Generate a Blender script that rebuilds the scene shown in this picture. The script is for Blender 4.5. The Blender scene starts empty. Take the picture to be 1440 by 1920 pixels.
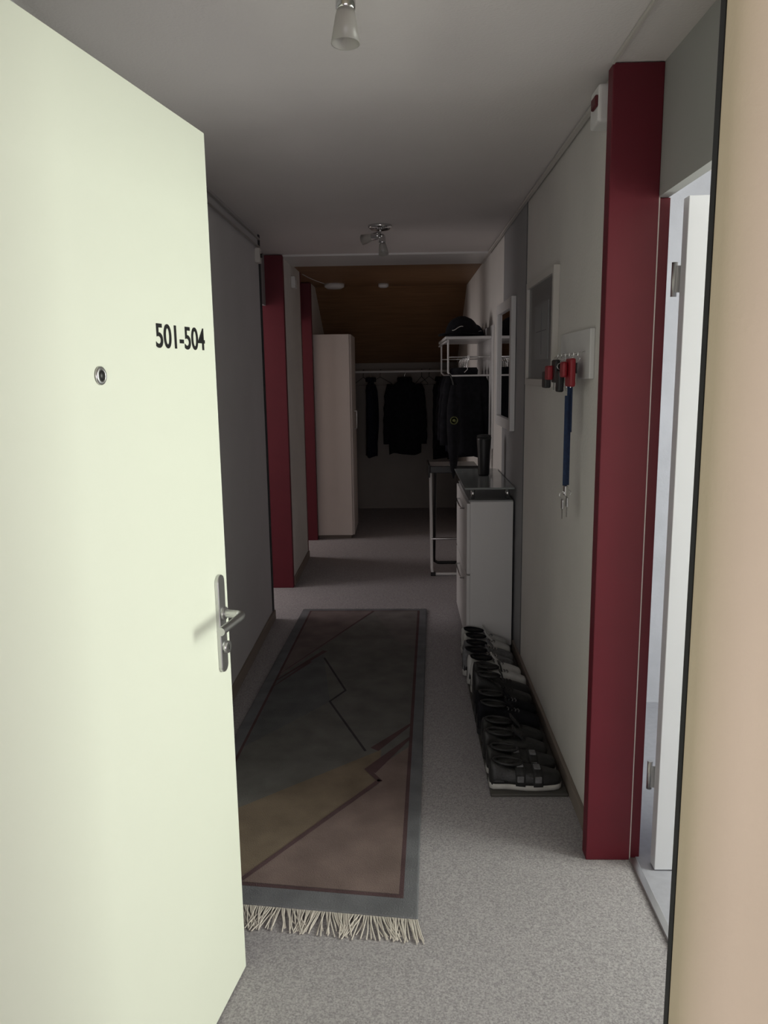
import bpy, bmesh, math, random
from mathutils import Vector, Matrix
random.seed(4)
D=bpy.data; C=bpy.context
def link(o):
    C.scene.collection.objects.link(o); return o
# ---------------- materials
def mat(name,col,rough=.6,metal=0,var=0,vscale=20,bump=0,bscale=80,spec=.5,alpha=1,trans=0,coat=0):
    m=D.materials.new(name); m.use_nodes=True; nt=m.node_tree; N=nt.nodes; L=nt.links
    b=N['Principled BSDF']; b.inputs['Base Color'].default_value=(*col,1)
    b.inputs['Roughness'].default_value=rough; b.inputs['Metallic'].default_value=metal
    b.inputs['Specular IOR Level'].default_value=spec
    b.inputs['Transmission Weight'].default_value=trans
    b.inputs['Coat Weight'].default_value=coat
    b.inputs['Alpha'].default_value=alpha
    tc=N.new('ShaderNodeTexCoord')
    if var>0:
        n=N.new('ShaderNodeTexNoise'); n.inputs['Scale'].default_value=vscale; n.inputs['Detail'].default_value=4
        L.new(tc.outputs['Object'],n.inputs['Vector'])
        r=N.new('ShaderNodeValToRGB'); r.color_ramp.elements[0].position=.3; r.color_ramp.elements[1].position=.7
        r.color_ramp.elements[0].color=(*[c*(1-var) for c in col],1)
        r.color_ramp.elements[1].color=(*[min(1,c*(1+var)) for c in col],1)
        L.new(n.outputs['Fac'],r.inputs['Fac']); L.new(r.outputs['Color'],b.inputs['Base Color'])
    if bump>0:
        n2=N.new('ShaderNodeTexNoise'); n2.inputs['Scale'].default_value=bscale; n2.inputs['Detail'].default_value=6
        L.new(tc.outputs['Object'],n2.inputs['Vector'])
        bp=N.new('ShaderNodeBump'); bp.inputs['Strength'].default_value=bump; bp.inputs['Distance'].default_value=.004
        L.new(n2.outputs['Fac'],bp.inputs['Height']); L.new(bp.outputs['Normal'],b.inputs['Normal'])
    return m
M={}
M['wall']=mat('white_wallpaper',(.72,.69,.66),.85,var=.04,vscale=3,bump=.35,bscale=90)
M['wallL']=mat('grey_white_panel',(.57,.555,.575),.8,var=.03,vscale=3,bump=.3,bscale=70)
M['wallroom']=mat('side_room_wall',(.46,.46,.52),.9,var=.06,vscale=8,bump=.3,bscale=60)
M['grey']=mat('grey_panel',(.33,.33,.34),.6,var=.03,vscale=4)
M['greyp']=mat('grey_overpanel',(.38,.38,.37),.6,var=.03,vscale=4)
M['ceil']=mat('ceiling_paint',(.72,.68,.67),.9,var=.03,vscale=2,bump=.3,bscale=120)
M['beige']=mat('beige_wall',(.79,.675,.51),.8,var=.03,vscale=3,bump=.15,bscale=110)
M['red']=mat('crimson_paint',(.128,.009,.020),.5,var=.05,vscale=6,spec=.4)
M['redd']=mat('crimson_paint_dark',(.10,.008,.013),.5)
M['door']=mat('door_laminate',(.84,.87,.75),.5,var=.01,vscale=2)
M['doorw']=mat('white_door',(.68,.68,.74),.4)
M['black']=mat('black_plastic',(.012,.012,.013),.4)
M['blackm']=mat('black_rubber',(.02,.02,.021),.8,var=.3,vscale=60)
M['seal']=mat('dark_seal',(.02,.02,.025),.7)
M['seam']=mat('seam_shadow_gap',(.14,.14,.145),.7)
M['chrome']=mat('chrome',(.70,.70,.70),.16,metal=1)
M['steel']=mat('brushed_steel',(.55,.55,.55),.35,metal=1)
M['skirt']=mat('skirting_vinyl',(.23,.19,.165),.7)
M['white']=mat('white_lacquer',(.74,.73,.73),.35)
M['whitew']=mat('wardrobe_white',(.68,.61,.57),.5,var=.02,vscale=5)
M['cloth']=mat('black_cloth',(.010,.010,.013),.95,var=.3,vscale=30,bump=.4,bscale=200,spec=.2)
M['cloth2']=mat('dark_navy_cloth',(.012,.014,.024),.95,var=.3,vscale=30,spec=.2)
M['leather']=mat('black_leather',(.014,.014,.015),.45,var=.2,vscale=40,bump=.3,bscale=150)
M['shoewhite']=mat('white_leather',(.55,.55,.54),.5,var=.08,vscale=30)
M['shoegrey']=mat('grey_mesh',(.15,.15,.16),.8,var=.3,vscale=60)
M['sole']=mat('white_sole',(.50,.49,.47),.6,var=.1,vscale=40)
M['inside']=mat('shoe_lining',(.03,.03,.03),.95)
M['glass']=mat('tinted_glass',(.65,.70,.70),.08,trans=.6)
M['frost']=mat('frosted_glass',(.75,.72,.68),.35,trans=.6)
M['mirror']=mat('mirror_glass',(.55,.55,.56),.03,metal=1)
M['paper']=mat('print_paper',(.20,.205,.215),.3,var=.05,vscale=20)
M['paper2']=mat('print_light',(.26,.27,.28),.35)
M['ink']=mat('print_ink',(.15,.15,.16),.6)
M['keyred']=mat('red_plastic',(.30,.015,.025),.4)
M['blue']=mat('blue_lanyard',(.010,.028,.085),.7,var=.3,vscale=80)
M['tray']=mat('tray_grey',(.07,.066,.06),.6)
M['fringe']=mat('fringe_cotton',(.60,.55,.50),.9)
M['mark']=mat('emblem_yellow',(.13,.14,.04),.6)
M['roomfloor']=mat('room_floor',(.36,.36,.41),.6,var=.06,vscale=40)
M['pale']=mat('beige_plastic',(.6,.57,.54),.5)
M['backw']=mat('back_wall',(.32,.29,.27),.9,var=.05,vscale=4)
def carpet():
    m=mat('carpet',(.4,.37,.355),.95,spec=.1); nt=m.node_tree;N=nt.nodes;L=nt.links;b=N['Principled BSDF']
    tc=N.new('ShaderNodeTexCoord')
    n=N.new('ShaderNodeTexNoise');n.inputs['Scale'].default_value=210;n.inputs['Detail'].default_value=5;n.inputs['Roughness'].default_value=.65;L.new(tc.outputs['Object'],n.inputs['Vector'])
    r=N.new('ShaderNodeValToRGB');r.color_ramp.elements[0].position=.35;r.color_ramp.elements[1].position=.65
    r.color_ramp.elements[0].color=(.245,.23,.243,1);r.color_ramp.elements[1].color=(.485,.46,.475,1)
    L.new(n.outputs['Fac'],r.inputs['Fac'])
    L.new(r.outputs['Color'],b.inputs['Base Color'])
    bp=N.new('ShaderNodeBump');bp.inputs['Strength'].default_value=.5;bp.inputs['Distance'].default_value=.004
    L.new(n.outputs['Fac'],bp.inputs['Height']);L.new(bp.outputs['Normal'],b.inputs['Normal'])
    return m
M['carpet']=carpet()
def wood():
    m=mat('wood_ceiling',(.3,.13,.05),.5); nt=m.node_tree;N=nt.nodes;L=nt.links;b=N['Principled BSDF']
    tc=N.new('ShaderNodeTexCoord');mp=N.new('ShaderNodeMapping');mp.inputs['Scale'].default_value=(1.2,14,14)
    L.new(tc.outputs['Object'],mp.inputs['Vector'])
    n=N.new('ShaderNodeTexNoise');n.inputs['Scale'].default_value=3;n.inputs['Detail'].default_value=6;L.new(mp.outputs['Vector'],n.inputs['Vector'])
    r=N.new('ShaderNodeValToRGB');r.color_ramp.elements[0].position=.3;r.color_ramp.elements[1].position=.7
    r.color_ramp.elements[0].color=(.215,.115,.056,1);r.color_ramp.elements[1].color=(.32,.18,.092,1)
    L.new(n.outputs['Fac'],r.inputs['Fac'])
    L.new(r.outputs['Color'],b.inputs['Base Color'])
    return m
M['wood']=wood()
# ---------------- mesh helpers
def mesh_obj(name,verts,faces,mats,midx=None,smooth=False):
    me=D.meshes.new(name); me.from_pydata([tuple(v) for v in verts],[],faces); 
    for m in (mats if isinstance(mats,(list,tuple)) else [mats]): me.materials.append(m)
    if midx: 
        for p,i in zip(me.polygons,midx): p.material_index=i
    if smooth:
        for p in me.polygons: p.use_smooth=True
    me.update()
    bm=bmesh.new(); bm.from_mesh(me); bmesh.ops.recalc_face_normals(bm,faces=bm.faces); bm.to_mesh(me); bm.free()
    return link(D.objects.new(name,me))
def box(name,x0,x1,y0,y1,z0,z1,m,bev=0,rot=0,seg=3,sm=False):
    cx,cy,cz=(x0+x1)/2,(y0+y1)/2,(z0+z1)/2; a,b,c=(x1-x0)/2,(y1-y0)/2,(z1-z0)/2
    v=[(i*a,j*b,k*c) for i in(-1,1) for j in(-1,1) for k in(-1,1)]
    f=[(0,1,3,2),(4,6,7,5),(0,4,5,1),(2,3,7,6),(0,2,6,4),(1,5,7,3)]
    o=mesh_obj(name,v,f,m,smooth=sm); o.location=(cx,cy,cz); o.rotation_euler=(0,0,rot)
    if bev:
        md=o.modifiers.new('bevel','BEVEL'); md.width=bev; md.segments=seg; md.limit_method='ANGLE'; md.harden_normals=sm
    return o
def loft(name,rings,m,cap=True,smooth=True):
    n=len(rings[0]); v=[p for r in rings for p in r]; f=[]
    for i in range(len(rings)-1):
        for j in range(n):
            k=(j+1)%n; f.append((i*n+j,i*n+k,(i+1)*n+k,(i+1)*n+j))
    if cap:
        f.append(tuple(range(n-1,-1,-1))); f.append(tuple((len(rings)-1)*n+j for j in range(n)))
    return mesh_obj(name,v,f,m,smooth=smooth)
def cyl(name,p0,p1,r0,m,r1=None,n=24,smooth=True):
    p0=Vector(p0);p1=Vector(p1); r1=r0 if r1 is None else r1
    d=(p1-p0).normalized(); u=d.orthogonal().normalized(); w=d.cross(u)
    rings=[[p+r*(math.cos(2*math.pi*i/n)*u+math.sin(2*math.pi*i/n)*w) for i in range(n)] for p,r in((p0,r0),(p1,r1))]
    o=loft(name,rings,m,smooth=False)
    if smooth:
        for p in o.data.polygons: p.use_smooth=len(p.vertices)==4
    return o
def revolve(name,c,prof,m,axis=(0,0,1),n=32):
    c=Vector(c); d=Vector(axis).normalized(); u=d.orthogonal().normalized(); w=d.cross(u)
    rings=[[c+d*z+r*(math.cos(2*math.pi*i/n)*u+math.sin(2*math.pi*i/n)*w) for i in range(n)] for r,z in prof]
    return loft(name,rings,m)
def tube(name,pts,r,m,cyclic=False,bez=False,res=3):
    cu=D.curves.new(name,'CURVE'); cu.dimensions='3D'; cu.bevel_depth=r; cu.bevel_resolution=res; cu.use_fill_caps=True
    splines=pts if isinstance(pts[0][0],(list,tuple,Vector)) else [pts]
    for ps in splines:
        if bez:
            s=cu.splines.new('NURBS'); s.points.add(len(ps)-1); s.order_u=3; s.use_endpoint_u=True
        else:
            s=cu.splines.new('POLY'); s.points.add(len(ps)-1)
        for q,p in zip(s.points,ps): q.co=(*p,1)
        s.use_cyclic_u=cyclic
    cu.materials.append(m); return link(D.objects.new(name,cu))
def group(name,parts,loc=None,rot=0):
    e=D.objects.new(name,None); e.empty_display_size=.1; link(e)
    if loc is None: loc=(0,0,0)
    e.location=loc; e.rotation_euler=(0,0,rot)
    inv=(Matrix.Translation(Vector(loc))@Matrix.Rotation(rot,4,'Z')).inverted()
    for p in parts:
        p.parent=e
        p.matrix_parent_inverse=inv
    return e
def group_local(name,parts,loc,rot=0):
    e=D.objects.new(name,None); e.empty_display_size=.1; link(e); e.location=loc; e.rotation_euler=(0,0,rot)
    for p in parts: p.parent=e
    return e
def join(name,objs):
    dg=C.evaluated_depsgraph_get(); bm=bmesh.new(); mats=[]
    for o in objs:
        ev=o.evaluated_get(dg); me=D.meshes.new_from_object(ev); me.transform(o.matrix_basis)
        ml=list(o.data.materials); off={}
        for i,mm in enumerate(ml):
            if mm not in mats: mats.append(mm)
            off[i]=mats.index(mm)
        for p in me.polygons: p.material_index=off.get(p.material_index,0)
        bm.from_mesh(me)
    me=D.meshes.new(name); bm.to_mesh(me); bm.free()
    for mm in mats: me.materials.append(mm)
    for o in objs: D.objects.remove(o)
    return link(D.objects.new(name,me))

H=2.29; R=.595; LW=-.82; LW2=-.80
# ---------------- room shell
box('floor',-3,3,-2,8.9,-.1,0,M['carpet'])
box('floor_side_room',.712,2.9,.99,3.38,.0,.004,M['roomfloor'])
box('trim_1',.69,.712,1.17,2.21,0,.008,M['steel'],.002)
box('ceiling',-3,3,.87,5.9,H,H+.1,M['ceil'])
box('trim_2',LW2,R,5.40,5.9,H-.012,H,M['white'])
box('ceiling_wood',-3,3,5.9,7.4,H,H+.1,M['wood'])
v=[(-3,7.4,H),(3,7.4,H),(3,8.9,1.505),(-3,8.9,1.505)]
v+= [(a,b,c+.1) for a,b,c in v]
mesh_obj('ceiling_slope',v,[(0,1,2,3),(7,6,5,4),(0,4,5,1),(1,5,6,2),(2,6,7,3),(3,7,4,0)],M['wood'])
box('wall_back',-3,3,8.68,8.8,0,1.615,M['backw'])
box('wall_right',R,.70,2.262,8.68,0,H,M['wall'])
box('trim_3',R-.004,R,3.855,4.675,0.055,H-.001,M['grey'])
for i,y in enumerate((3.852,4.678)):
    box('trim_%d'%(4+i),R-.0045,R,y-.0025,y+.0025,0,H-.001,M['seam'])
box('trim_6',R-.022,R-.007,2.27,5.9,H-.014,H-.004,M['pale'])
box('trim_7',.549,.556,.98,2.20,H-.010,H-.001,M['pale'])
box('baseboard_right',R-.014,R,2.262,4.07,0,.06,M['skirt'],.003)
box('baseboard_right_far',R-.014,R,4.9,8.66,0,.06,M['skirt'],.003)
box('baseboard_left',LW,LW+.014,1.2,4.66,0,.06,M['skirt'],.003)
box('baseboard_left_far',LW2,LW2+.014,5.43,6.30,0,.06,M['skirt'],.003)
# left
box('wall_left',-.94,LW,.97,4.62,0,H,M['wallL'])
box('wall_left_middle',-.94,LW2,5.425,6.30,0,H,M['wall'])
box('wall_left_far',-.94,LW2,7.035,8.68,0,H,M['wall'])
box('trim_8',-.945,LW+.006,4.62,4.66,0,H,M['seal'])
box('trim_9',-.945,LW2+.003,6.30,6.33,0,H,M['red'])
box('trim_10',-.945,LW2+.006,5.37,5.425,0,H-.005,M['red'],.003)
box('trim_11',-.945,LW2+.006,6.98,7.035,0,H-.005,M['red'],.003)
box('wall_left_overpanel',-.94,-.915,4.66,5.37,1.96,H,M['grey'])
box('wall_left_overpanel_far',-.94,-.915,6.33,6.98,1.96,H,M['grey'])
tube('trim_12',[(LW+.012,1.5,H-.03),(LW+.012,4.6,H-.03)],.006,M['steel'])
tube('trim_13',[(LW+.012,1.5,H-.075),(LW+.012,4.6,H-.075)],.006,M['steel'])
box('wall_outer_left',-2.8,-2.7,.97,8.68,0,H,M['wall'])
box('wall_left_room',-2.7,-.94,3.9,4.0,0,H,M['wall'])
box('wall_left_partition',-2.7,-.94,5.82,5.9,0,H,M['wall'])
# right doorway
box('trim_14',.556,.690,2.21,2.262,0,H-.002,M['red'],.003)
box('trim_15',.6935,.724,2.222,2.262,0,1.955,M['red'],.002)
box('trim_16',.6895,.6935,2.214,2.26,0,1.955,M['pale'])
box('wall_overpanel',.690,.72,1.15,2.262,1.956,H,M['greyp'])
box('trim_18',.686,.724,1.12,1.165,0,H-.002,M['red'],.003)
box('wall_right_entry',.69,.79,.97,1.12,0,H,M['wall'])
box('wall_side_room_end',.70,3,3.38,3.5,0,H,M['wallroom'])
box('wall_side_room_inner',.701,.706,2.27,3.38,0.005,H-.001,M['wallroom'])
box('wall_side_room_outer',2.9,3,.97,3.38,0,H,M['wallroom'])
# entry wall
ox0,ox1=-.64,.3435
box('wall_entry_right',ox1,3,.83,.945,0,2.6,M['beige'],.05,seg=12,sm=True)
box('wall_entry_left',-3,ox0,.87,.945,0,2.6,M['beige'])
box('wall_entry_header',ox0,ox1+.05,.87,.945,2.04,2.6,M['beige'])
box('trim_19',.3565,ox1+.03,.942,.957,0,2.04,M['seal'])
box('wall_entry_inner_right',ox1+.03,3,.945,.97,0,H,M['wall'])
box('wall_entry_inner_left',-3,ox0,.945,.97,0,H,M['wall'])
# stairwell shell
box('wall_stair_left',-1.9,-1.8,-1.9,.87,0,2.6,M['wall'])
box('wall_stair_right',1.8,1.9,-1.9,.83,0,2.6,M['wall'])
box('wall_stair_back',-1.9,1.9,-2,-1.9,0,2.6,M['wall'])
box('ceiling_stair',-1.9,1.9,-2,.945,2.6,2.7,M['ceil'])
# ---------------- entrance door
parts=[]
def dbox(n,x0,x1,y0,y1,z0,z1,m,b=0):
    o=box(n,x0,x1,y0,y1,z0,z1,m,b); parts.append(o); return o
dbox('leaf',0,.9,0,.042,.006,2.007,M['door'],.0015)
px=.9-.050; 
ring=[]
for k in range(32):
    a=2*math.pi*k/32; ring.append((.0175*math.cos(a),(.098 if math.sin(a)>=0 else -.098)+.0175*math.sin(a)))
rings=[[(px+a,-y,.94+b) for a,b in ring] for y in(0,.007)]
rings.append([(px+a*.93,-.009,.94+b*.99) for a,b in ring])
o=loft('handle_plate',rings,M['steel'],smooth=False); parts.append(o)
parts.append(tube('lever',[(px,-.005,.965),(px,-.035,.965),(px,-.052,.965),(px-.015,-.06,.965),(px-.04,-.06,.965),(px-.125,-.058,.965)],.0095,M['steel'],bez=True))
parts.append(cyl('lever_collar',(px,-.008,.965),(px,-.016,.965),.015,M['steel']))
parts.append(cyl('lock_cylinder',(px,-.008,.885),(px,-.02,.885),.014,M['steel']))
parts.append(box('lock_slot',px-.0015,px+.0015,-.0205,-.0195,.879,.891,M['black']))
parts.append(revolve('peephole_ring',(.9-.467,0,1.503),[(.0155,0),(.0155,.003),(.013,.005),(.009,.005),(.008,.002)],M['steel'],axis=(0,-1,0)))
parts.append(revolve('peephole_lens',(.9-.467,-.0022,1.503),[(.0095,0),(.008,.0035),(.002,.0045)],M['black'],axis=(0,-1,0)))
cu=D.curves.new('t','FONT'); cu.body='501-504'; cu.size=1; cu.extrude=0.004; cu.offset=0.014
to=link(D.objects.new('number_sign_tmp',cu)); C.view_layer.update()
me=D.meshes.new_from_object(to.evaluated_get(C.evaluated_depsgraph_get()))
xs=[q.co.x for q in me.vertices]; ys=[q.co.y for q in me.vertices]
W=max(xs)-min(xs); Hh=max(ys)-min(ys)
for q in me.vertices:
    x=(q.co.x-min(xs))/W*.215; y=(q.co.y-min(ys))/Hh*.046; z=q.co.z*.1
    q.co=(.632+x,-.0008-z,1.554+y)
D.objects.remove(to); me.materials.clear(); me.materials.append(M['black'])
o=link(D.objects.new('number_lettering',me)); parts.append(o)
ang=math.atan2(.983,.182)
group_local('door_1',parts,(-.58,.87,0),ang)
# ---------------- side room door
p=[box('leaf',.748,1.52,2.150,2.190,.008,1.945,M['doorw'],.002)]
for z in(1.74,.29):
    p.append(cyl('hinge_pin',(.738,2.205,z-.045),(.738,2.205,z+.045),.008,M['steel']))
    p.append(box('hinge_leaf',.738,.76,2.191,2.194,z-.035,z+.035,M['steel']))
p.append(tube('handle',[(1.45,2.15,1.0),(1.45,2.10,1.0),(1.33,2.10,1.0)],.009,M['steel']))
group('door_2',p,(.748,2.17,0))
# ---------------- rug
FL=Vector((-.655,4.82,0));FR=Vector((.14,4.81,0));NR=Vector((.028,1.925,0));NL=Vector((-.755,2.02,0))
def RP(u,v):
    return (NL*(1-u)+NR*u)*(1-v)+(FL*(1-u)+FR*u)*v
def rc(name,col):
    return mat(name,col,.95,var=.16,vscale=9,bump=.8,bscale=260,spec=.1)
cb=rc('rug_border_bluegrey',(.160,.162,.175)); cm=rc('rug_mauve_line',(.098,.062,.066)); cf=rc('rug_field_greygreen',(.142,.137,.130))
co=rc('rug_ochre',(.190,.148,.110)); cp=rc('rug_dusty_rose',(.195,.145,.133)); cpu=rc('rug_plum',(.165,.132,.130)); cd=rc('rug_dark_line',(.05,.045,.05))
rp=[]
def slab(name,quv,z0,z1,m,uv=True,bev=0):
    pts=[RP(*q) if uv else Vector((q[0],q[1],0)) for q in quv]
    n=len(pts); v=[(a.x,a.y,z0) for a in pts]+[(a.x,a.y,z1) for a in pts]
    f=[tuple(range(n-1,-1,-1)),tuple(range(n,2*n))]+[(i,(i+1)%n,n+(i+1)%n,n+i) for i in range(n)]
    o=mesh_obj(name,v,f,m)
    if bev:
        md=o.modifiers.new('b','BEVEL'); md.width=bev; md.segments=3
    rp.append(o); return o
slab('rug_body',[(0,0),(1,0),(1,1),(0,1)],.001,.014,cb,bev=.005)
slab('mauve_border',[(.065,.027),(.945,.027),(.945,.984),(.065,.984)],.0138,.0146,cm)
slab('field',[(.080,.032),(.928,.032),(.928,.979),(.080,.979)],.0145,.0152,cf)
def uvof(x,y):
    v=(y-1.97)/(4.815-1.97); l=NL.x*(1-v)+FL.x*v; r=NR.x*(1-v)+FR.x*v
    return ((x-l)/(r-l),v)
def P(name,pts,lv,m): 
    q=[uvof(*a) for a in pts]; q=[(min(.928,max(.080,a)),min(.979,max(.032,b))) for a,b in q]
    slab(name,q,.0150+lv*.0006-.0004,.0150+lv*.0006+.0003,m)
P('far_plum',[(-.20,4.78),(-.62,4.78),(-.66,3.65)],1,cpu)
P('far_rose',[(-.20,4.78),(.12,4.78),(.09,4.1),(-.05,4.2)],1,rc('rug_soft_mauve',(.160,.145,.142)))
P('blue_patch',[(-.44,3.98),(-.35,3.366),(-.68,2.9),(-.66,3.65)],1,rc('rug_slate',(.122,.124,.126)))
P('ochre',[(-.10,2.92),(-.62,2.42),(-.72,1.95),(-.46,1.95),(-.10,2.70)],1,co)
P('rose',[(.03,2.95),(-.14,2.74),(-.10,2.66),(-.52,1.95),(.02,1.95)],2,cp)
def line(name,pts,w,lv,m):
    for i in range(len(pts)-1):
        a=Vector(pts[i]);b=Vector(pts[i+1]); d=(b-a).normalized(); n=Vector((-d.y,d.x))*w/2
        a=a-d*w*.3;b=b+d*w*.3
        P(name,[a-n,b-n,b+n,a+n],lv,m)
line('plum_line',[(-.20,4.76),(-.66,3.70)],.014,3,cm)
line('plum_dash',[(-.44,4.02),(-.64,3.62)],.026,3,cm)
line('plum_dash',[(-.50,3.86),(-.655,3.54)],.02,3,cm)
line('zigzag',[(-.43,3.92),(-.286,3.496),(-.35,3.366),(-.164,2.906)],.010,3,cd)
line('plum_dash',[(.03,3.14),(-.12,2.93)],.040,3,cm)
line('plum_band',[(.03,3.01),(-.13,2.76)],.050,4,cm)
line('plum_line',[(-.15,2.76),(-.10,2.68),(-.50,1.99)],.018,5,cm)
fr=[]
for i in range(190):
    u=(i+.5)/190; a=RP(u,0); dx=random.uniform(-.016,.016)+.02*math.sin(i*.2)+.03*max(0,(u-.85)*6)
    L=random.uniform(.065,.09)
    fr.append([(a.x,a.y+.004,.008),(a.x+dx*.3,a.y-L*.35,.009+random.uniform(0,.004)),(a.x+dx*.8,a.y-L*.7,.004+random.uniform(0,.006)),(a.x+dx*1.3+random.uniform(-.004,.004),a.y-L,.003)])
for i in range(100):
    u=(i+.5)/100; a=RP(u,1); L=random.uniform(.015,.035)
    fr.append([(a.x,a.y-.004,.008),(a.x+random.uniform(-.01,.01),a.y+L,.003)])
rp.append(tube('fringe',fr,.0020,M['fringe'],bez=False,res=1))
group('area_rug',rp,(-.3,3.4,0))
# ---------------- shoe cabinet
p=[]
p.append(box('carcass',.352,R-.016,4.075,4.86,.03,.825,M['white'],.002))
p.append(box('plinth',.365,R-.018,4.09,4.85,.0,.03,M['grey']))
for i,(z0,z1) in enumerate(((.04,.42),(.43,.815))):
    p.append(box('flap_%d'%i,.334,.352,4.078,4.857,z0,z1,M['white'],.003))
    for yy in(4.30,):
        p.append(tube('flap_handle',[(.334,yy-.07,z1-.05),(.312,yy-.06,z1-.05),(.312,yy+.26,z1-.05),(.334,yy+.27,z1-.05)],.005,M['chrome']))
p.append(box('top_inlay',.345,R-.017,4.08,4.855,.825,.832,M['grey']))
p.append(box('glass_shelf',.322,R-.012,4.06,4.90,.892,.902,M['glass'],.002))
for x in(.37,.555):
    for y in(4.13,4.80): p.append(cyl('standoff',(x,y,.832),(x,y,.892),.011,M['chrome']))
group('shoe_cabinet',p,(.46,4.46,0))
p=[revolve('cup',(.470,4.55,.903),[(.001,.0),(.030,.0),(.033,.01),(.036,.12),(.042,.21),(.043,.225),(.040,.225),(.036,.2)],M['black']),
   revolve('lid',(.470,4.55,1.126),[(.001,.0),(.041,.0),(.041,.012),(.03,.016),(.001,.016)],M['blackm'])]
group('travel_mug',p,(.47,4.55,.903))
# ---------------- mirror
def frame(parts,x,y0,y1,z0,z1,w,t,m):
    parts.append(box('frame_side',x-t,x,y0,y0+w,z0,z1,m,.002)); parts.append(box('frame_side',x-t,x,y1-w,y1,z0,z1,m,.002))
    parts.append(box('frame_rail',x-t,x,y0+w,y1-w,z0,z0+w,m,.002)); parts.append(box('frame_rail',x-t,x,y0+w,y1-w,z1-w,z1,m,.002))
p=[]; frame(p,R-.006,4.15,4.80,1.19,1.885,.055,.026,M['white']); p.append(box('mirror_glass',R-.018,R-.007,4.205,4.745,1.245,1.83,M['mirror']))
group('wall_mirror',p,(R,4.47,1.5))
p=[]; frame(p,R,3.05,3.71,1.44,1.895,.028,.024,M['pale'])
p.append(box('print',R-.012,R-.001,3.078,3.682,1.468,1.867,M['paper']))
p.append(box('print_plan',R-.0135,R-.012,3.20,3.52,1.55,1.78,M['paper2']))
p.append(box('plan_line',R-.0145,R-.0133,3.24,3.48,1.665,1.668,M['ink']))
p.append(box('plan_line',R-.0145,R-.0133,3.35,3.353,1.57,1.76,M['ink']))
group('framed_print',p,(R,3.38,1.67))
# ---------------- key holder
p=[box('board',R-.016,R,2.47,2.92,1.475,1.63,M['white'],.003)]
for i in range(6):
    y=2.53+i*.065
    p.append(tube('hook',[(R-.016,y,1.56),(R-.035,y,1.555),(R-.04,y,1.545),(R-.038,y,1.558)],.0025,M['chrome']))
def key(y,z,head,x=R-.04):
    q=[]
    q.append(tube('key_ring',[(x+.012*math.cos(a*.785),y,z+.012*math.sin(a*.785)) for a in range(8)],.0013,M['chrome'],cyclic=True))
    q.append(box('key_head',x-.004,x+.001,y-.014,y+.014,z-.048,z-.014,head,.003))
    q.append(box('key_blade',x-.002,x,y-.004,y+.004,z-.082,z-.046,M['chrome']))
    return q
hd=[M['black'],M['keyred'],M['steel'],M['keyred'],M['black'],M['black'],M['steel'],M['keyred'],M['black'],M['black']]
for i in range(10):
    p+=key(2.56+i*.036,1.54-.012*(i%3),hd[i],R-.037-.007*(i%3))
p.append(box('key_fob',R-.064,R-.046,2.52,2.60,1.45,1.54,M['keyred'],.006))
p.append(box('key_fob',R-.082,R-.066,2.55,2.60,1.48,1.53,M['keyred'],.006))
p.append(box('key_fob',R-.072,R-.052,2.67,2.72,1.43,1.50,M['black'],.006))
p.append(box('key_fob',R-.066,R-.048,2.76,2.83,1.46,1.54,M['black'],.006))
p.append(box('key_fob',R-.084,R-.064,2.80,2.86,1.47,1.52,M['keyred'],.006))
p.append(box('key_fob',R-.080,R-.056,2.88,2.94,1.44,1.50,M['black'],.006))
LY=2.60
p.append(box('lanyard',R-.040,R-.037,LY,LY+.02,1.30,1.53,M['blue'],.001))
p.append(box('lanyard',R-.050,R-.036,LY+.022,LY+.024,1.12,1.53,M['blue']))
p.append(box('lanyard',R-.060,R-.048,LY+.010,LY+.012,1.12,1.42,M['blue']))
p.append(box('lanyard_clip',R-.054,R-.042,LY,LY+.03,1.085,1.12,M['chrome'],.003))
p+=key(LY+.01,1.095,M['steel'],R-.043); p+=key(LY+.03,1.085,M['steel'],R-.054)
group('key_holder',p,(R,2.7,1.56))
# ---------------- alarm box
p=[box('housing',R-.06,R,2.275,2.37,2.165,2.262,M['white'],.008),box('red_lens',R-.068,R-.058,2.28,2.33,2.205,2.235,M['redd'],.004)]
group('door_chime',p,(R,2.32,2.2))
p=[box('housing',LW,LW+.03,4.50,4.56,2.12,2.20,M['pale'],.005),cyl('knob',(LW+.03,4.53,2.16),(LW+.04,4.53,2.16),.012,M['black'])]
group('wall_sensor',p,(LW,4.53,2.16))
p=[box('housing',LW2,LW2+.03,5.8,5.9,2.12,2.20,M['white'],.005),cyl('knob',(LW2+.03,5.85,2.16),(LW2+.038,5.85,2.16),.02,M['pale'])]
group('wall_sensor',p,(LW2,5.85,2.16))
# ---------------- coat rack
p=[box('back_panel',R-.014,R,5.15,6.20,1.0,1.80,M['white'],.002),
   box('shelf',.28,R-.014,5.20,6.15,1.715,1.733,M['white'],.003),
   tube('shelf_lip',[(.285,5.205,1.70),(.285,6.145,1.70)],.007,M['white'])]
for y in(5.23,6.12):
    p.append(tube('bracket',[(.30,y,1.712),(.30,y,1.50),(.32,y,1.48),(.58,y,1.48)],.006,M['white']))
    p.append(tube('bracket',[(.30,y,1.60),(.58,y,1.60)],.005,M['chrome']))
p.append(tube('hanging_rod',[(.43,5.2,1.60),(.43,6.15,1.60)],.009,M['chrome']))
for i in range(8):
    y=5.27+i*.11
    p.append(tube('hook',[(.43,y,1.61),(.445,y,1.60),(.43,y,1.57),(.43,y,1.52),(.41,y,1.50)],.003,M['chrome']))
group('coat_rack',p,(.45,5.7,1.7))
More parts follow.
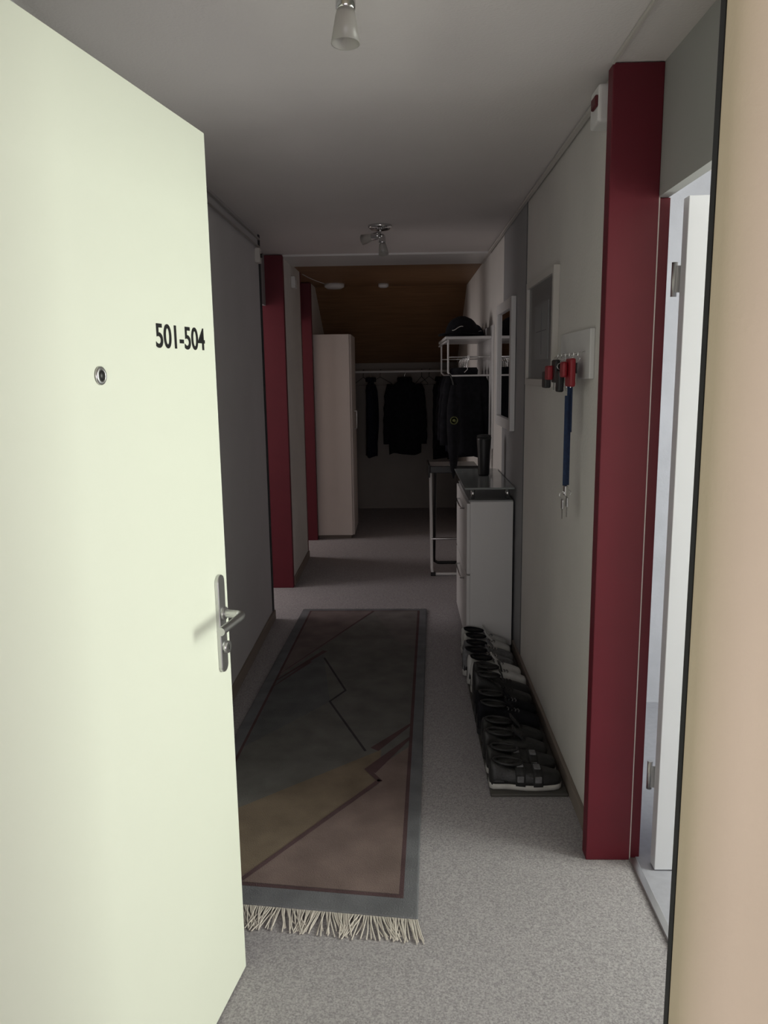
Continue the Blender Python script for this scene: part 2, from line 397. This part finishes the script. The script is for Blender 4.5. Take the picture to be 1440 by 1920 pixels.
def garment(name,c,w,h,d,yaw,m,sleeves=True,hook=True,seed=0,zt=0):
    rnd=random.Random(seed); rings=[]; n=40; ph=rnd.uniform(0,6)
    N=16
    for i in range(N+1):
        t=i/N
        z=-h+h*t
        if t<.86: ww=w*(.96+.04*math.sin(t*4)-.05*t)
        else: ww=w*(.93-.75*((t-.86)/.14)**1.4)
        dd=d*(1-.5*max(0,(t-.8)/.2))
        ring=[]
        for k in range(n):
            a=2*math.pi*k/n
            f=1+.28*(1-t*.8)*math.sin(7*a+ph+t*1.5)*abs(math.sin(a))+.05*rnd.uniform(-1,1)
            x=ww/2*math.copysign(abs(math.cos(a))**.8,math.cos(a)); y=dd/2*math.sin(a)*f
            ring.append((x,y,z+(.012*math.sin(3*a+ph) if i==0 else 0)))
        rings.append(ring)
    ps=[loft('body',rings,m)]
    if sleeves:
        for s in(-1,1):
            rs=[]; L=h*.80
            for i in range(11):
                t=i/10; r=.052*(1-.35*t)*(w/.42)**.5
                cx=s*(w*.43+.045*math.sin(t*1.6)); cz=-h*.07-L*t; cy=-.02*math.sin(t*3)
                if i==0: r*=.6
                rs.append([(cx+r*1.05*math.cos(2*math.pi*k/16)*(1+.12*math.sin(5*t*6+k)),cy+r*.8*math.sin(2*math.pi*k/16),cz) for k in range(16)])
            ps.append(loft('sleeve',rs,m))
    rs=[[(r*1.3*math.cos(2*math.pi*k/20),r*.9*math.sin(2*math.pi*k/20)-.0,z) for k in range(20)] for r,z in((.06,-.03),(.062,.0),(.055,.018),(.045,.01))]
    ps.append(loft('collar',rs,m))
    if hook:
        ps.append(tube('hanger_hook',[(0,0,.0),(0,0,.045),(.012,0,.058),(.022,0,.07),(.014,0,.085),(0,0,.088),(-.013,0,.078)],.0025,M['chrome'],bez=True))
    return group_local(name,ps,c,yaw)
garment('hanging_jacket',(.43,5.36,1.515),.25,.58,.10,.1,M['cloth'],sleeves=True,seed=1)
garment('hanging_jacket',(.43,5.52,1.515),.26,.56,.11,-.15,M['cloth'],seed=2)
garment('hanging_jacket',(.43,5.72,1.515),.26,.57,.11,.2,M['cloth2'],seed=3)
garment('hanging_jacket',(.43,5.90,1.515),.26,.55,.11,.0,M['cloth'],seed=4)
p=[revolve('canopy',(.335,5.20,.86),[(.004,-.06),(.02,.0),(.036,.12),(.046,.30),(.044,.42),(.03,.50),(.018,.56)],M['cloth']),
   tube('strap',[(.335,5.20,1.41),(.325,5.2,1.46),(.312,5.215,1.488),(.306,5.23,1.49)],.005,M['black'],bez=True),
   revolve('emblem_ring',(.335,5.152,1.19),[(.026,.0),(.026,.003),(.020,.003),(.020,.0)],M['mark'],axis=(0,-1,0)),
   revolve('emblem_dot',(.335,5.152,1.19),[(.001,.0),(.010,.0),(.010,.003),(.001,.003)],M['mark'],axis=(0,-1,0))]
group('umbrella_bag',p,(.335,5.2,.86))
def cap(c,yaw,m,s=1):
    rings=[]
    for i in range(9):
        t=i/8; r=.088*math.sqrt(max(0,1-(t*.98)**2.4)); z=.105*t
        rings.append([(r*1.08*math.cos(2*math.pi*k/32),r*math.sin(2*math.pi*k/32),z) for k in range(32)])
    ps=[loft('crown',rings,m)]
    v=[];n=16
    for j in range(n+1):
        a=-1.15+2.3*j/n
        for rr in(.082,.155):
            ext=rr if rr<.1 else .09+.07*math.cos(a)
            v.append((ext*math.cos(a)*1.08,ext*math.sin(a)*1.0,.012+ (0 if rr<.1 else -.004)+.008*math.cos(a*1.5)))
    f=[(2*j,2*j+1,2*j+3,2*j+2) for j in range(n)]
    o=mesh_obj('brim',v,f,m,smooth=True); md=o.modifiers.new('s','SOLIDIFY'); md.thickness=.004; ps.append(o)
    ps.append(revolve('button',(0,0,.102),[(.008,0),(.006,.005),(.001,.006)],m))
    ps.append(tube('stripe',[(.091*1.08*math.cos(a),.091*math.sin(a),.04+.010*math.sin(6*a)) for a in [x*.08-.3 for x in range(9)]],.002,M['pale']))
    e=group_local('baseball_cap',ps,c,yaw); e.scale=(s,s,s); return e
cap((.40,5.36,1.7345),-1.9,M['cloth'],1.28)
cap((.49,5.66,1.7345),-1.2,M['cloth2'])
p=[]
for i in range(3):
    p.append(revolve('fold_%d'%i,(.46+.008*i,5.93,1.735+.03*i),[(.02,0),(.085,.002),(.095,.014),(.085,.028),(.02,.03)],M['cloth']))
group('folded_scarf',p,(.47,5.93,1.735))
# ---------------- folding stool
p=[]
def U(y0,y1,zt,x0,x1,nm,m):
    return tube(nm,[(x0,y0,zt),(x0,y1-(y1-y0)*.06,.06),(x0+.004,y1,.025),(x0+.03,y1,.0125),(x1-.03,y1,.0125),(x1-.004,y1,.025),(x1,y1-(y1-y0)*.06,.06),(x1,y0,zt)],.0115,m)
p.append(U(5.90,5.68,.80,.205,.53,'front_frame',M['white']))
p.append(U(5.72,6.05,.79,.235,.51,'rear_frame',M['black']))
p.append(tube('cross_bar',[(.205,5.745,.27),(.53,5.745,.27)],.009,M['chrome']))
p.append(box('seat',.192,.545,5.66,5.97,.80,.828,M['white'],.01))
p.append(box('seat_trim',.180,.194,5.65,5.98,.745,.842,M['black'],.005))
p.append(box('seat_trim',.194,.545,5.645,5.66,.78,.83,M['black'],.004))
for x in(.215,.52): p.append(box('foot_cap',x-.018,x+.018,5.664,5.698,0,.03,M['black'],.004))
group('folding_stool',p,(.37,5.8,0))
# ---------------- wardrobe
p=[box('carcass',-.795,-.475,7.05,7.64,.03,1.85,M['whitew'],.003),
   box('plinth',-.79,-.49,7.07,7.62,0,.03,M['skirt']),
   box('door_panel',-.475,-.457,7.055,7.34,.035,1.848,M['whitew'],.003),
   box('door_panel',-.475,-.457,7.345,7.635,.035,1.848,M['whitew'],.003),
   box('end_panel',-.79,-.475,7.042,7.05,.035,1.848,M['whitew'],.002),
   tube('door_handle',[(-.457,7.31,1.0),(-.435,7.31,1.0),(-.435,7.31,1.16),(-.457,7.31,1.16)],.005,M['steel']),
   tube('door_handle',[(-.457,7.38,1.0),(-.435,7.38,1.0),(-.435,7.38,1.16),(-.457,7.38,1.16)],.005,M['steel'])]
group('wardrobe',p,(-.63,7.3,0))
# ---------------- back clothes rail
p=[tube('rail',[(LW2,8.40,1.52),(R,8.40,1.52)],.013,M['white'])]
for x in(LW2+.006,R-.006): p.append(cyl('end_flange',(x-.006,8.40,1.52),(x+.006,8.40,1.52),.03,M['white']))
def hanger(x,yaw):
    s,c=math.sin(yaw),math.cos(yaw)
    q=[(0,.012),(.012,.02),(.014,.0),(.0,-.03),(0,-.06),(-.19,-.13),(-.20,-.145),(.20,-.145),(.19,-.13),(0,-.06)]
    return tube('wire_hanger',[(x+a*c,8.40+a*s,1.525+b) for a,b in q],.003,M['blackm'])
for x,y in((-.24,.9),(.20,1.2),(.28,1.0),(-.42,1.1)): p.append(hanger(x,y))
group('clothes_rail',p,(0,8.4,1.52))
garment('hanging_shirt',(.02,8.40,1.445),.36,.80,.13,.05,M['cloth'],seed=7)
garment('hanging_shirt',(-.34,8.40,1.445),.30,.82,.09,1.40,M['cloth2'],seed=8)
garment('hanging_shirt',(.40,8.40,1.445),.34,.84,.11,1.2,M['cloth'],seed=9)
garment('hanging_shirt',(.52,8.40,1.445),.34,.84,.09,1.45,M['cloth'],seed=10)
# ---------------- ceiling fittings in wood part
revolve('ceiling_lamp_disc',(-.60,7.15,H-.045),[(.001,0),(.06,.003),(.088,.018),(.09,.045)],M['white'])
revolve('smoke_detector',(-.165,7.2,H-.035),[(.001,0),(.03,.001),(.045,.01),(.047,.035)],M['white'])
tube('ceiling_cable',[(-.79,6.4,H-.004),(-.75,6.8,H-.006),(-.68,7.05,H-.006)],.003,M['white'],bez=True)
# ---------------- spot lamps
def spot(loc,aim,aim2,dz=0):
    x,y=loc; p=[]
    p.append(revolve('canopy',(x,y,H),[(.065,0),(.065,-.010),(.05,-.022),(.012,-.028),(.001,-.028)],M['chrome']))
    p.append(tube('arm',[(x,y,H-.02),(x,y,H-.06),(x+.01,y-.01,H-.075)],.006,M['chrome'],bez=True))
    for k,a in enumerate((aim,aim2)):
        d=Vector(a).normalized(); c=Vector((x+(.01 if k==0 else -.02),y-.01,H-.072+dz if k==0 else H-.055))
        p.append(revolve('lamp_socket',c-d*.02,[(.001,0),(.016,.0),(.019,.01),(.019,.045),(.015,.05),(.001,.05)],M['chrome'],axis=d))
        p.append(revolve('glass_shade',c+d*.028,[(.017,0),(.020,.012),(.028,.060),(.026,.060),(.018,.012),(.014,.002)],M['frost'],axis=d))
        p.append(revolve('shade_bulb',c+d*.03,[(.001,0),(.010,.0),(.012,.02),(.001,.03)],M['pale'],axis=d))
    group('ceiling_spotlight',p,(x,y,H))
spot((-.115,4.42),(.1,-.35,-1),(-.9,.5,-.15))
spot((-.112,1.64),(-.02,-.05,-1),(.75,.1,.15),-.006)
# ---------------- shoes
def halfw(t):
    return .036+.014*math.sin(min(1,max(0,(t-.25)/.75))*math.pi)**1 if .06<t<.9 else (.036*math.sqrt(max(0,1-((.06-t)/.065)**2)) if t<=.06 else .040*math.sqrt(max(0.0,1-((t-.9)/.105)**2)))
def outline(L,s=1.0,n=14):
    ts=[0.002+.996*(.5-.5*math.cos(math.pi*i/n)) for i in range(n+1)]
    up=[(t*L,halfw(t)*s) for t in ts]; return up+[(a,-b) for a,b in reversed(up)]
def shoe(kind,upper,sole,accent,coll,L=.262):
    ps=[]; hs={'sneaker':1.34,'shoe':1.18,'sandal':.98,'boot':1.34}[kind]
    ank={'boot':1.45}.get(kind,1.0)
    def top_h(t):
        h=.070+.014*math.cos(t*8) if t<.36 else .062-.036*((t-.36)/.64)**1.1+.006*math.sin((t-.36)*4)
        k=1+(ank-1)*(1 if t<.34 else max(0,1-(t-.34)/.14))
        return h*hs*k
    st={'sneaker':.030,'shoe':.018,'sandal':.022,'boot':.026}[kind]
    rings=[[(a,b,z) for a,b in outline(L,s)] for s,z in((.93,0),(1.03,.006),(1.05,st*.6),(1.0,st))]
    ps.append(loft('sole',rings,sole))
    def shell(nm,t0,t1,K,sc,hf,m,cosine=False):
        rs=[]
        for i in range(K+1):
            q=i/K
            if cosine: q=.5-.5*math.cos(math.pi*q)
            t=t0+(t1-t0)*q; w=halfw(t)*sc
            h=top_h(t)*min(1,(w/.03))**.5*hf
            rs.append([(t*L,w*math.copysign(abs(math.cos(math.pi*k/16))**.62,math.cos(math.pi*k/16))*(1-.25*math.sin(math.pi*k/16)*(t<.4)*hf),st-.004+h*math.sin(math.pi*k/16)**.8) for k in range(17)])
        ps.append(loft(nm,rs,m))
    shell('upper',.004,.992,20,.98,1,upper,True)
    zt=st+.070*hs*ank
    def ell(cx,rx,ry,z,dz=0): return [(cx+rx*math.cos(2*math.pi*k/24),ry*math.sin(2*math.pi*k/24),z+dz*(1-math.cos(2*math.pi*k/24))/2) for k in range(24)]
    ps.append(loft('opening',[ell(.068,.040,.021,zt-.006),ell(.068,.047,.026,zt+.002)],M['inside']))
    ps.append(tube('collar',ell(.068,.050,.028,zt-.003,.012),.0055,coll,cyclic=True))
    shell('heel_counter',.003,.22,6,1.0,.62/ank,coll)
    if kind!='sandal':
        rs=[[(.118+x,b,z) for b in(-.018,0,.018)]+[(.124+x,b,z+.002) for b in(.018,0,-.018)] for x,z in((.03 if ank==1 else .012,zt-.02),(.005,zt+.008),(-.005,zt+.022))]
        ps.append(loft('tongue',rs,upper,smooth=False))
        for i in range(4):
            t=.49+.055*i; h=top_h(t)
            ps.append(tube('lace',[(t*L,-.017,st+h*.93),(t*L+.004,-.008,st+h-.001),(t*L-.003,.008,st+h-.001),(t*L+.003,.017,st+h*.93)],.0020,accent))
        for s in(-1,1):
            ps.append(tube('side_stripe',[(t*L,s*(halfw(t)*.975),st+.010+.05*(.62-t)) for t in(.3,.4,.5,.6)],.003,accent))
        shell('toe_cap',.86,.994,6,1.01,.5,sole if kind=='sneaker' else upper)
    else:
        for t in(.42,.66):
            ww=.13
            shell('strap',t-ww/2,t+ww/2,3,1.05,1.07,M['blackm'])
            h=top_h(t)*1.07
            ps.append(box('strap_patch',t*L-.012,t*L+.012,-.022,.010,st+h-.006,st+h+.001,accent,.002))
            ps.append(box('strap_patch',t*L-.012,t*L+.012,-halfw(t)*1.05-.002,-halfw(t)*.9,st+.012,st+.034,accent,.002))
    return ps
def pair(name,y,kind,upper,sole,accent,coll=None,x=.300,z=.0125,gap=.104,L=.262):
    all_=[]
    for k,s in enumerate((0,1)):
        ps=shoe(kind,upper,sole,accent,coll or upper,L)
        C.view_layer.update()
        o=join('half',ps); yaw=random.uniform(-.03,.03)
        o.data.transform(Matrix.Translation((x+random.uniform(-.016,.008),y+s*gap,z))@Matrix.Rotation(yaw,4,'Z'))
        all_.append(o)
    C.view_layer.update()
    return join(name,all_)
Y=2.640
pair('pair_of_sandals',Y,'sandal',M['leather'],M['sole'],M['shoegrey'],x=.306,gap=.106); 
pair('pair_of_leather_shoes',Y+.216,'shoe',M['leather'],M['blackm'],M['black'],L=.25)
pair('pair_of_trail_shoes',Y+.430,'sneaker',M['cloth'],M['blackm'],M['shoegrey'],M['leather'])
pair('pair_of_boots',Y+.646,'boot',M['leather'],M['blackm'],M['blackm'],L=.265)
pair('pair_of_sneakers',Y+.860,'sneaker',M['shoewhite'],M['sole'],M['shoegrey'],M['cloth'])
pair('pair_of_sneakers',Y+1.074,'sneaker',M['shoegrey'],M['sole'],M['pale'],M['cloth'],gap=.102,L=.255)
pair('pair_of_sneakers',Y+1.280,'sneaker',M['shoewhite'],M['sole'],M['shoegrey'],M['cloth'],gap=.098,L=.25)
p=[box('base',.302,.578,2.575,4.06,0,.012,M['tray'],.003)]
group('shoe_tray',p,(.44,3.3,0))
# ---------------- lights
def area(name,loc,rot,sx,sy,power,col):
    l=D.lights.new(name,'AREA'); l.shape='RECTANGLE'; l.size=sx; l.size_y=sy; l.energy=power; l.color=col
    o=link(D.objects.new(name,l)); o.location=loc; o.rotation_euler=rot; return o
r=math.radians
area('window_light_side_room',(2.86,1.50,1.45),(0,r(90),0),1.5,.9,69,(.95,1.0,.88))
area('window_light_stairwell',(.3,-1.85,1.1),(r(97),0,0),1.8,1.7,43,(1,.955,.985))
area('window_light_left_room',(-2.66,4.95,1.55),(0,r(-90),0),1.1,.7,17,(1,.93,.90))
area('window_light_far_room',(-2.66,6.70,1.55),(0,r(-90),0),1.1,.7,17,(1,.93,.90))
w=D.worlds.new('world'); w.use_nodes=True; C.scene.world=w
w.node_tree.nodes['Background'].inputs[0].default_value=(.5,.55,.6,1); w.node_tree.nodes['Background'].inputs[1].default_value=.05
# ---------------- camera
f=1459.
Yc=Vector((35,260,-f)).normalized(); Zc=(-Vector((114,-8207,-f))).normalized(); Xc=Yc.cross(Zc).normalized(); Zc=Xc.cross(Yc).normalized()
cam=D.cameras.new('camera'); co_=link(D.objects.new('camera',cam))
cam.sensor_fit='VERTICAL'; cam.sensor_height=36; cam.lens=36*f/1920; cam.clip_start=.02
Rm=Matrix((Xc,Yc,Zc)).to_4x4(); co_.matrix_world=Matrix.Translation((0,0,1.5))@Rm
C.scene.camera=co_
C.scene.view_settings.view_transform='Standard'
C.scene.view_settings.look='None'
